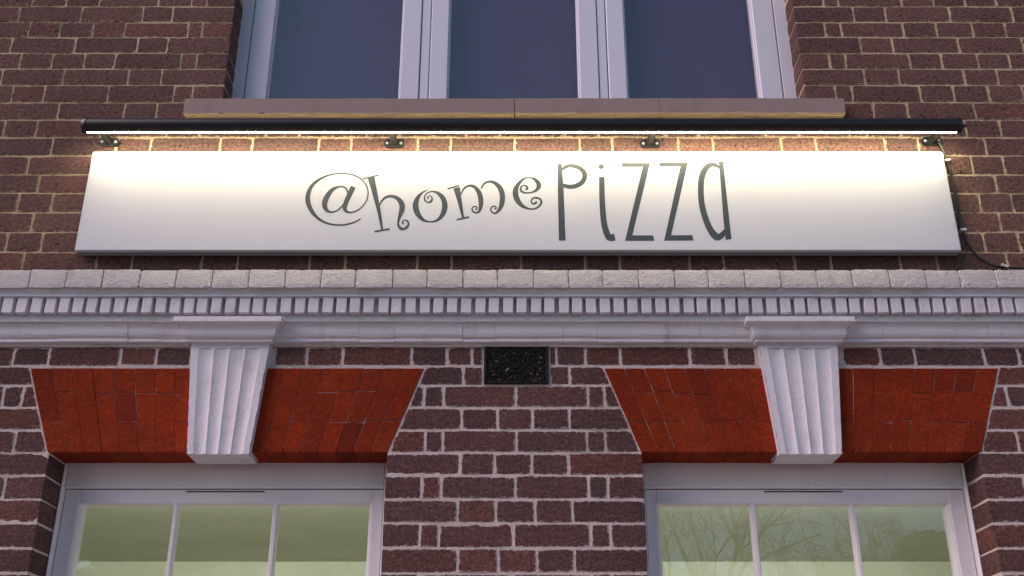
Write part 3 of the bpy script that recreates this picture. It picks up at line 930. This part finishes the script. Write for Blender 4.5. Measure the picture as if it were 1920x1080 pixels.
# ------------------------------------------------------------------ lower windows
def lower_window(mir, label):
    def X(px, v, Y):
        x = PX(px, v, Y)
        return 2 * X0 - x if mir else x
    w = bempty('window')
    w['label'] = label
    def piece(parent, name, xa, xb, y0, y1, z0, z1, mat=None, b=0.0025):
        return frame_piece(parent, name, min(xa, xb), max(xa, xb), y0, y1, z0, z1, mat or M['joinery'], b)
    a0, a1 = (LW0, LW1) if not mir else (RW1, RW0)       # outer side, inner side
    s = 1 if not mir else -1
    y1_ = 0.128
    z_head0, z_head1 = PZ(915, y1_), ARCH_B + 0.01
    zbot = SILL_LOW + 0.06
    ws = X(124, 917, 0.138) - s * 0.001                   # outer line of the sash
    fr = w
    piece(fr, 'box_stile', a0 - s * 0.02, ws - s * 0.001, y1_ - 0.002, 0.2, zbot, z_head1)
    piece(fr, 'box_bead', ws - s * 0.011, ws - s * 0.0035, y1_ - 0.008, y1_ + 0.01, zbot, z_head1 - 0.012, None, 0.003)
    wi = X(719, 930, 0.138)
    piece(fr, 'box_stile', wi + s * 0.002, a1 + s * 0.02, y1_ - 0.002, 0.2, zbot, z_head1)
    piece(fr, 'head_board', ws, wi + s * 0.0012, y1_, 0.2, z_head0, z_head1)
    piece(fr, 'bottom_sill', a0 - s * .02, a1 + s * .02, 0.02, 0.2, SILL_LOW, zbot, None, 0.006)
    sa = w
    y2 = 0.140
    zr1, zr0 = z_head0 - 0.0025, PZ(943, y2)
    g0, g1 = X(148.5, 948, y2), X(697, 948, y2)           # inner edges of the stiles
    piece(sa, 'top_rail', g0 - s * .0002, g1 + s * .0002, y2, 0.185, zr0, zr1, None, 0.0015)
    piece(sa, 'stile', ws + s * 0.001, g0 - s * 0.0008, y2 - .0005, 0.185, zbot + .001, zr1, None, 0.002)
    piece(sa, 'stile', g1 + s * 0.0008, wi - s * 0.001, y2 - .0005, 0.185, zbot + .001, zr1, None, 0.002)
    piece(sa, 'bottom_rail', g0, g1, y2, 0.185, zbot + .001, zbot + .07)
    # sloping glazing bead under the top rail and along the stiles
    zg = PZ(949, 0.160)
    yb = 0.163
    def bead(pts, name='glazing_bead'):
        mb = MB(); mb.add(*pts)
        return obj(name, mb.mesh(name, M['joinery']), sa)
    xa, xb = min(g0, g1), max(g0, g1)
    for (p, q) in (((y2 + .001, zr0), (yb, zg)),):
        mb = MB(); mb.prism_x([(y2 + .002, zr0 + .002), (y2 + .002, zr0 - .001), (y2 + .006, zr0 - .004), (y2 + .010, zr0 - .004), (yb - .004, zg), (yb + .02, zg), (yb + .02, zr0 + .002)], xa, xb)
        obj('glazing_bead', mb.mesh('glazing_bead', M['joinery']), sa)
    for gx, sg in ((g0, s), (g1, -s)):
        mb = MB()
        pr = [(gx - sg * .001, y2 + .003), (gx + sg * .002, y2 + .003), (gx + sg * .004, y2 + .008), (gx + sg * .006, y2 + .009), (gx + sg * .010, yb - .002), (gx + sg * .010, yb + .018), (gx - sg * .001, yb + .018)]
        n = len(pr)
        mb.add([(x, y, zbot + .06) for x, y in pr] + [(x, y, zr0) for x, y in pr], [(i, (i + 1) % n, n + (i + 1) % n, n + i) for i in range(n)] + [tuple(range(n)), tuple(range(n, 2 * n))])
        obj('glazing_bead', mb.mesh('glazing_bead', M['joinery']), sa)
    # glazing bars
    cs = [X(329.5, 955, 0.145), X(516.5, 955, 0.145)]
    for c in cs:
        mb = MB()
        pr = [(-.011, yb), (-.011, yb - .004), (-.007, y2 + .007), (-.0065, y2 + .004), (-.0045, y2 + .0015), (.0045, y2 + .0015), (.0065, y2 + .004), (.007, y2 + .007), (.011, yb - .004), (.011, yb)]
        n = len(pr)
        zt = zr0 + .001
        mb.add([(c + x, y, zbot + .06) for x, y in pr] + [(c + x, y, zt) for x, y in pr], [(i, (i + 1) % n, n + (i + 1) % n, n + i) for i in range(n)] + [tuple(range(n)), tuple(range(n, 2 * n))])
        obj('glazing_bar', mb.mesh('glazing_bar', M['joinery']), sa)
    edges = [g0] + cs + [g1]
    for p, q in zip(edges, edges[1:]):
        mb = MB(); mb.box(min(p, q) + .0006, max(p, q) - .0006, yb + .002, yb + .006, zbot + .06, zr0)
        obj('pane', mb.mesh('pane', M['pane']), sa)
    # trickle vent slot in the top rail
    v0, v1 = X(349, 922, y2), X(496, 922, y2)
    zv = PZ(922, y2)
    mb = MB(); mb.bbox(min(v0, v1), max(v0, v1), y2 - .0008, y2 + .004, zv - .0022, zv + .0022, .0006)
    obj('vent_slot', mb.mesh('vent_slot', M['gasket']), sa)
    # plastered inner reveal
    mb = MB()
    for xx, d in ((a0, -s), (a1, s)):
        p, q = sorted((xx + s * 0, xx + d * 0.012)) if True else None
        mb.box(p - (0 if d > 0 else .0), q, 0.201, 0.34, SILL_LOW, ARCH_B + .01)
    mb.box(min(a0, a1), max(a0, a1), 0.201, 0.34, ARCH_B + .0, ARCH_B + .011)
    obj('inner_reveal', mb.mesh('inner_reveal', M['plaster']), w)
    return w
lower_window(False, 'green-lit ground floor window under the left red arch')
lower_window(True, 'ground floor window under the right red arch, reflecting bare trees')

# room behind the lower windows
YB = 2.8
CEIL = CAM_Z + (DIST + YB) * math.tan(PITCH - math.atan(513 / F_PX))
mb = MB()
mb.box(-XE, XE, YB, YB + .1, 0.1, CEIL + .1)
mb.box(-XE - .1, -XE, 0.302, YB, 0.1, CEIL + .1); mb.box(XE, XE + .1, 0.302, YB, 0.1, CEIL + .1)
mb.box(-0.06 + X0, 0.06 + X0, 0.302, YB - .001, 0.1, CEIL - .001)
mb.box(-XE, XE, 0.3015, 0.312, ARCH_B + .012, CEIL)
for a, b_ in ((-XE, LW0 - .012), (LW1 + .012, RW0 - .012), (RW1 + .012, XE)):
    mb.box(a, b_, 0.3015, 0.312, 0.12, ARCH_B + .011)
bpart(mb, 'inner_wall', M['plaster'])
mb = MB(); mb.box(-XE, XE, 0.302, YB, CEIL, CEIL + .08)
bpart(mb, 'inner_ceiling', M['ceiling'])
mb = MB(); mb.box(-XE, XE, 0.302, YB, 0.02, 0.1)
bpart(mb, 'inner_floor', M['pavement'])
for sx in (-1, 1):                                    # the room's own ceiling lamp, lit
    ld = bpy.data.lights.new('room_lamp', 'AREA')
    ld.shape = 'RECTANGLE'; ld.size = 1.6; ld.size_y = 0.25
    ld.energy = 49; ld.color = (1.0, 0.97, 0.84)
    lo = bpy.data.objects.new('room_lamp', ld)
    lo.location = (sx * 1.2 + X0, 1.0, CEIL - 0.02)
    lo.rotation_euler = (math.radians(25), 0, 0)
    COL.objects.link(lo)

# ------------------------------------------------------------------ sign board
SY = -0.046
sxl = (PX(137, 469, SY) + PX(175, 284, SY)) / 2
sxr = (PX(1806, 469, SY) + PX(1766, 284, SY)) / 2
sz0, sz1 = PZ(470.5, SY), PZ(283.5, SY)
sign = empty('sign_board', (PX(964, 470, SY), -0.02, sz0))
tag(sign, 'long white sign board lettered @home PiZZa above the cornice', 'sign')
SI = Matrix.Translation(-sign.location)
mid = PX(965, 400, SY)
for a, b_ in ((sxl, mid - .0002), (mid + .0002, sxr)):
    bm = bmesh.new()
    bmesh.ops.create_cube(bm, size=1.0, matrix=Matrix.Translation(((a + b_) / 2, (SY - 0.009) / 2, (sz0 + sz1) / 2)) @ Matrix.Diagonal((b_ - a, abs(SY) - 0.009, sz1 - sz0, 1)))
    outer = sxl if a == sxl else sxr
    es = [e for e in bm.edges if all(v.co.y < SY + .001 for v in e.verts) and not all(abs(v.co.x - mid) < .01 for v in e.verts)]
    es += [e for e in bm.edges if all(abs(v.co.x - outer) < 1e-4 for v in e.verts) and e not in es and abs(e.verts[0].co.z - e.verts[1].co.z) < 1e-4]
    bmesh.ops.bevel(bm, geom=es, offset=0.004, segments=3, affect='EDGES')
    me = bpy.data.meshes.new('panel'); bm.to_mesh(me); bm.free()
    me.materials.append(M['sign'])
    o = obj('panel', me, sign); o.matrix_parent_inverse = SI

def catmull(pts, sub=7):
    out = []
    n = len(pts)
    for i in range(n - 1):
        p0, p1, p2, p3 = pts[max(i - 1, 0)], pts[i], pts[i + 1], pts[min(i + 2, n - 1)]
        for k in range(sub):
            t = k / sub
            out.append(tuple(0.5 * ((2 * b_) + (-a + c) * t + (2 * a - 5 * b_ + 4 * c - d) * t * t + (-a + 3 * b_ - 3 * c + d) * t ** 3) for a, b_, c, d in zip(p0, p1, p2, p3)))
    out.append(pts[-1])
    return out

ZK = 1920 / 420.0
def letter(strokes=(), polys=(), ox=560.0, oy=290.0, k=ZK, straight=()):
    mb = MB()
    lift = 0.0004
    def to_w(X, Y): return P(ox + X / k, oy + Y / k, SY)
    for st in list(strokes) + list(straight):
        c = catmull(st) if st not in straight else list(st)
        L, R = [], []
        for i, (x, y, w) in enumerate(c):
            a, b_ = c[max(i - 1, 0)], c[min(i + 1, len(c) - 1)]
            dx, dy = b_[0] - a[0], b_[1] - a[1]
            d = math.hypot(dx, dy) or 1
            nx, ny = -dy / d * (w * 1.06 + 1.2 * k / ZK) / 2, dx / d * (w * 1.06 + 1.2 * k / ZK) / 2
            L.append(to_w(x + nx, y + ny)); R.append(to_w(x - nx, y - ny))
        n = len(c)
        vs = [(p[0], SY - lift, p[1]) for p in L] + [(p[0], SY - lift, p[1]) for p in R] + [(p[0], SY + .0004, p[1]) for p in L] + [(p[0], SY + .0004, p[1]) for p in R]
        fs = []
        for i in range(n - 1):
            fs += [(i, i + 1, n + i + 1, n + i), (2 * n + i, 2 * n + i + 1, i + 1, i), (n + i, n + i + 1, 3 * n + i + 1, 3 * n + i)]
        fs += [(0, n, 3 * n, 2 * n), (n - 1, 3 * n - 1, 4 * n - 1, 2 * n - 1)]
        mb.add(vs, fs); lift += 0.00006
    for po in polys:
        pw = [to_w(*p) for p in po]
        mb.prism_y(pw, SY - lift, SY + .0004); lift += 0.00006
    me = mb.mesh('letter', M['vinyl'])
    o = obj('letter', me, sign); o.matrix_parent_inverse = SI
    return o

# '@'
letter([
 [(533, 548, 8), (480, 578, 10), (400, 600, 12), (320, 602, 12), (240, 586, 15), (165, 545, 22), (110, 480, 32), (80, 405, 38), (84, 330, 34), (120, 260, 25), (190, 205, 17), (280, 170, 11), (370, 161, 9), (460, 172, 9), (530, 206, 9), (578, 260, 9), (595, 320, 9), (585, 385, 9), (550, 440, 9), (500, 480, 10), (445, 495, 12), (410, 486, 22), (395, 455, 34), (410, 400, 38), (440, 335, 40), (468, 275, 40)],
 [(424, 345, 10), (412, 300, 12), (385, 277, 12), (345, 275, 13), (290, 300, 28), (242, 360, 40), (222, 420, 42), (235, 468, 32), (270, 491, 14), (320, 484, 10), (365, 450, 11), (400, 405, 14)],
])
# 'h'
letter([
 [(692, 440, 8), (712, 398, 14), (750, 364, 18), (800, 357, 22), (850, 378, 32), (884, 425, 44), (884, 475, 42), (868, 525, 28), (855, 570, 17), (855, 605, 16), (872, 630, 22), (900, 637, 18), (930, 620, 18), (941, 592, 15), (930, 568, 12), (908, 561, 8), (891, 573, 9), (890, 588, 11), (902, 590, 14)],
], straight=[[(550, 207, 9), (685, 176, 9)], [(620, 192, 54), (655, 340, 40), (690, 490, 28), (716, 642, 15)], [(650, 660, 11), (780, 636, 11)]])
# 'o'
letter([
 [(1106, 303, 5), (1060, 326, 13), (1020, 372, 32), (1002, 440, 46), (1022, 508, 40), (1070, 560, 22), (1130, 575, 9), (1190, 560, 18), (1236, 508, 38), (1253, 440, 44), (1237, 375, 38), (1195, 331, 24), (1150, 316, 11), (1110, 325, 9), (1082, 355, 10), (1081, 388, 12), (1106, 409, 10), (1135, 401, 17), (1144, 374, 12), (1130, 355, 7), (1112, 358, 7), (1106, 371, 9), (1116, 378, 9)],
])
# 'm'
letter([
 [(1392, 340, 8), (1418, 290, 14), (1460, 267, 17), (1505, 276, 24), (1544, 322, 36), (1560, 380, 40), (1561, 440, 32), (1550, 480, 20), (1525, 497, 11), (1496, 488, 11), (1486, 463, 10), (1503, 444, 9), (1526, 449, 9), (1528, 465, 11), (1516, 470, 13)],
 [(1562, 292, 8), (1590, 250, 14), (1632, 231, 17), (1680, 242, 26), (1724, 283, 38), (1745, 342, 42), (1743, 410, 40), (1725, 462, 28), (1690, 500, 14), (1662, 496, 11), (1646, 471, 10), (1660, 446, 10), (1686, 444, 9), (1692, 459, 11), (1679, 466, 13)],
], straight=[[(1276, 293, 9), (1380, 265, 9)], [(1354, 284, 52), (1380, 400, 34), (1408, 538, 16)], [(1357, 557, 10), (1462, 533, 10)]])
# 'e'
letter([
 [(478, 478, 34), (515, 462, 48), (520, 420, 50), (480, 384, 34), (430, 376, 24), (375, 405, 36), (350, 465, 44), (375, 520, 42), (450, 555, 34), (540, 562, 30), (640, 548, 32), (740, 500, 60), (805, 420, 98), (808, 340, 106), (755, 260, 84), (680, 205, 48), (600, 180, 26), (530, 178, 24), (440, 205, 36), (345, 285, 62), (270, 385, 92), (225, 500, 124), (228, 620, 130), (270, 740, 124), (350, 850, 96), (450, 925, 66), (550, 962, 42), (650, 972, 32), (760, 945, 36), (845, 875, 44), (878, 800, 46), (850, 725, 44), (770, 690, 46), (690, 692, 38), (635, 730, 32), (622, 785, 30), (655, 830, 34), (705, 838, 42), (742, 810, 52), (738, 780, 46)],
], ox=950.0, oy=320.0, k=13.5)
# 'P i Z Z a'
q = dict(ox=980.0)
letter([[(338, 128, 18), (375, 102, 26), (420, 95, 29), (480, 110, 32), (524, 150, 37), (531, 192, 37), (508, 238, 36), (455, 268, 34), (400, 275, 32), (345, 262, 28)]],
       straight=[[(318, 79, 32), (326, 300, 46), (339, 736, 52)]], **q)
letter([[(678, 192, 42), (680, 350, 44), (688, 500, 46), (702, 610, 48), (728, 690, 50), (752, 712, 52), (790, 706, 54)]],
       polys=[[(673 + 25 * math.cos(a * math.pi / 9), 102 + 22 * math.sin(a * math.pi / 9)) for a in range(18)]], **q)
letter(polys=[[(850, 72), (1092, 72), (940, 692), (1118, 692), (1128, 738), (878, 738), (1030, 104), (850, 104)]], **q)
letter(polys=[[(1173, 69), (1415, 69), (1272, 692), (1455, 690), (1463, 735), (1213, 737), (1353, 100), (1173, 101)]], **q)
letter([[(1694, 120, 10), (1665, 96, 26), (1620, 85, 35), (1572, 115, 44), (1537, 190, 47), (1527, 290, 46), (1535, 420, 47), (1565, 540, 48), (1607, 640, 50), (1658, 702, 56), (1702, 694, 46), (1748, 640, 30)]],
       straight=[[(1700, 58, 35), (1722, 300, 38), (1746, 560, 46), (1765, 727, 47)]], **q)

# ------------------------------------------------------------------ strip light above the sign
LY, LR = -0.117, 0.0255
lx0, lx1 = PX(160, 235, LY), PX(1797, 237, LY)
lz = PZ(236, LY)
lamp = empty('strip_light', ((lx0 + lx1) / 2, LY, lz))
tag(lamp, 'long black tube light glowing along its underside above the white sign', 'light')
LI = Matrix.Translation(-lamp.location)
def arc_prism(mb, r0, r1, a0, a1, x0, x1, n=18):
    """angles from straight down, positive towards the street"""
    prof = []
    for k in range(n + 1):
        a = math.radians(a0 + (a1 - a0) * k / n)
        prof.append((LY - r1 * math.sin(a), lz - r1 * math.cos(a)))
    for k in range(n, -1, -1):
        a = math.radians(a0 + (a1 - a0) * k / n)
        prof.append((LY - r0 * math.sin(a), lz - r0 * math.cos(a)))
    mb.prism_x(prof, x0, x1)
mb = MB(); arc_prism(mb, LR - .004, LR, 6, 290, lx0, lx1, 30)
o = mb.build('tube_housing', M['black'], lamp); o.matrix_parent_inverse = LI
mb = MB(); arc_prism(mb, LR - .0045, LR - .0015, -71, 7, lx0 + .010, lx1 - .010, 12)
o = mb.build('diffuser', M['led'], lamp); o.matrix_parent_inverse = LI
for x, d in ((lx0, -1), (lx1, 1)):
    mb = MB()
    mb.tube([(x - d * .010, LY, lz), (x + d * .004, LY, lz), (x + d * .006, LY, lz)], [LR + .0018, LR + .0018, LR - .001], 28)
    if d > 0:
        mb.tube([(x + .005, LY, lz), (x + .011, LY, lz), (x + .012, LY, lz), (x + .02, LY, lz), (x + .021, LY, lz), (x + .028, LY, lz)], [.010, .010, .007, .007, .0045, .0035], 14)
    o = mb.build('end_cap', M['black'], lamp); o.matrix_parent_inverse = LI
for px, py in ((205, 267), (739, 269.5), (1219, 270), (1747, 265)):
    bx, bz = P(px, py, -0.004)
    br = empty('bracket', (0, 0, 0), lamp); br.matrix_parent_inverse = LI
    mb = MB()
    out = []
    for k in range(24):
        a = 2 * math.pi * k / 24
        cx = (0.019 if math.cos(a) > 0 else -0.019)
        out.append((bx + cx + 0.0165 * math.cos(a), bz + 0.0165 * math.sin(a)))
    mb.prism_y(out, -0.008, 0.003)
    obj('wall_plate', mb.mesh('wall_plate', M['black']), br)
    mb = MB()
    mb.tube([(bx, -0.006, bz + .001), (bx, -0.012, bz + .001), (bx, LY + LR * .8, lz + .004)], [.0165, .0125, .0115], 16)
    obj('arm', mb.mesh('arm', M['black']), br)
    for d in (-1, 1):
        mb = MB(); mb.tube([(bx + d * .0235, -.0075, bz), (bx + d * .0235, -.010, bz), (bx + d * .0235, -.0112, bz)], [.0052, .0050, .0030], 12)
        obj('screw', mb.mesh('screw', M['steel']), br)

# ------------------------------------------------------------------ cable
kz = 766 / 220.0
def cpt(X, Y, y):
    x, z = P(1700 + X / kz, 210 + Y / kz, y)
    return (x, y, z)
path = [(205, 190, -.014), (222, 225, -.012), (245, 272, -.010), (266, 318, -.008), (285, 375, -.008), (303, 440, -.008), (320, 520, -.008), (336, 610, -.008), (350, 690, -.008), (367, 770, -.008), (385, 830, -.008), (420, 890, -.008), (470, 948, -.009), (530, 988, -.011), (590, 1008, -.012), (640, 1014, -.012), (720, 1019, -.012), (830, 1022, -.012), (1000, 1024, -.012)]
cb = empty('power_cable', cpt(*path[0]))
tag(cb, 'black power cable clipped to the brick beside the sign board, curving along the cornice', 'cable')
CI = Matrix.Translation(-cb.location)
mb = MB(); mb.tube([cpt(*p) for p in catmull(path, 5)], 0.0035, 10)
o = mb.build('sheath', M['cable'], cb); o.matrix_parent_inverse = CI
path2 = [(210, 186, -.014), (235, 235, -.014), (258, 300, -.012), (272, 345, -.010), (290, 420, -.009), (306, 500, -.009), (322, 590, -.009), (338, 680, -.009), (356, 765, -.010)]
mb = MB(); mb.tube([cpt(*p) for p in catmull(path2, 5)], 0.0026, 8)
o = mb.build('sheath', M['cable'], cb); o.matrix_parent_inverse = CI
for X, Y, rot in ((265, 318, -.15), (367, 771, -.12), (638, 1008, .5)):
    x, y, z = cpt(X, Y, -.008)
    mb = MB()
    mb.bbox(-.0105, .0105, -.0075, .006, -.0042, .0042, .0015)
    mb.tube([(-.009, .004, 0), (-.009, -.0095, 0)], .0022, 8)
    o = mb.build('cable_clip', M['clip'], cb)
    o.matrix_parent_inverse = CI
    o.location = (x, y, z); o.rotation_euler = (0, rot, 0)

# ------------------------------------------------------------------ trees over the street (right ones mirrored in the glass, left ones added to block its sky)
def bare_tree(loc, height, seed, label, spread=0.55, lean=0.0):
    r = random.Random(seed)
    t = empty('bare_tree', loc)
    tag(t, label, 'tree', 'trees across the street')
    tr, cr = MB(), MB()
    def branch(p, d, L, rad, lev, mbx):
        pts, n = [p], 4
        rads = [rad]
        q_ = p.copy(); dd = d.copy()
        for i in range(n):
            dd = (dd + Vector((r.uniform(-1, 1), r.uniform(-1, 1), r.uniform(-.4, .9))) * 0.13).normalized()
            q_ = q_ + dd * L / n
            pts.append(q_.copy()); rads.append(rad * (1 - 0.55 * (i + 1) / n))
        mbx.tube(pts, [max(a, 0.008) for a in rads], 6 if lev < 2 else 4, False)
        if lev >= 5: return
        k = [6, 5, 4, 4, 4][lev]
        for i in range(k):
            f = r.uniform(0.35, 1.0)
            idx = min(n, max(1, int(round(f * n))))
            az = r.uniform(0, 2 * math.pi)
            side = dd.cross(Vector((math.cos(az), math.sin(az), 0.3))).normalized()
            nd = (dd * (1 - spread) + side * spread + Vector((0, 0, 0.18))).normalized()
            branch(pts[idx], nd, L * r.uniform(0.52, 0.75), rads[idx] * 0.72, lev + 1, cr)
    branch(Vector((0, 0, 0)), Vector((lean, 0, 1)).normalized(), height * 0.42, height * 0.013, 0, tr)
    tr.build('trunk', M['bark'], t, False)
    cr.build('crown', M['bark'], t, False)
    return t
bare_tree((5.2, -24, 0), 14.0, 3, 'tall bare winter tree mirrored in the first pane under the right arch')
bare_tree((9.2, -25, 0), 10.5, 8, 'lower bare winter tree mirrored in the middle and last panes under the right arch', 0.62)

def evergreen(loc, height, width, seed, label):
    r = random.Random(seed)
    t = empty('evergreen_tree', loc)
    tag(t, label, 'tree', 'trees across the street')
    mb = MB(); mb.tube([(0, 0, 0), (0.05, 0, height * .5), (0, 0, height * .93)], [height * .028, height * .018, .03], 8)
    mb.build('trunk', M['bark'], t, False)
    cr = MB()
    vs, fs = [], []
    for k in range(15000):
        h = r.random() ** 0.8
        rad = width * (1 - h) ** 0.75 * (0.55 + 0.45 * math.sin(h * 40 + r.random())) * math.sqrt(r.random()) + 0.08
        a = r.uniform(0, 2 * math.pi)
        c = Vector((math.cos(a) * rad, math.sin(a) * rad, height * (0.06 + 0.94 * h) - rad * 0.18))
        d = Vector((math.cos(a), math.sin(a), r.uniform(-.5, .2))).normalized()
        s_ = d.cross(Vector((0, 0, 1))).normalized()
        L, w = r.uniform(.35, .8), r.uniform(.12, .24)
        b0 = len(vs)
        vs += [c - s_ * w * .4, c + d * L * .5 + s_ * w, c + d * L + Vector((0, 0, r.uniform(-.15, .05))), c + d * L * .5 - s_ * w]
        fs.append((b0, b0 + 1, b0 + 2, b0 + 3))
    cr.add(vs, fs)
    cr.build('crown', M['leaf'], t, False)
evergreen((11.6, -26.5, 0), 7.4, 2.0, 4, 'small dark conifer mirrored low in the last pane under the right arch')
evergreen((-3.2, -21, 0), 12.5, 4.0, 5, 'broad dark evergreen added across the street to block sky mirrored under the left arch')  # this and the next two: unseen, added to keep sky off the left glass
evergreen((-6.0, -23.5, 0), 12.0, 4.4, 9, 'dark evergreen added between the other two to block mirrored sky')
evergreen((-8.6, -22, 0), 13.5, 4.6, 6, 'tallest dark evergreen added far left to block mirrored sky')
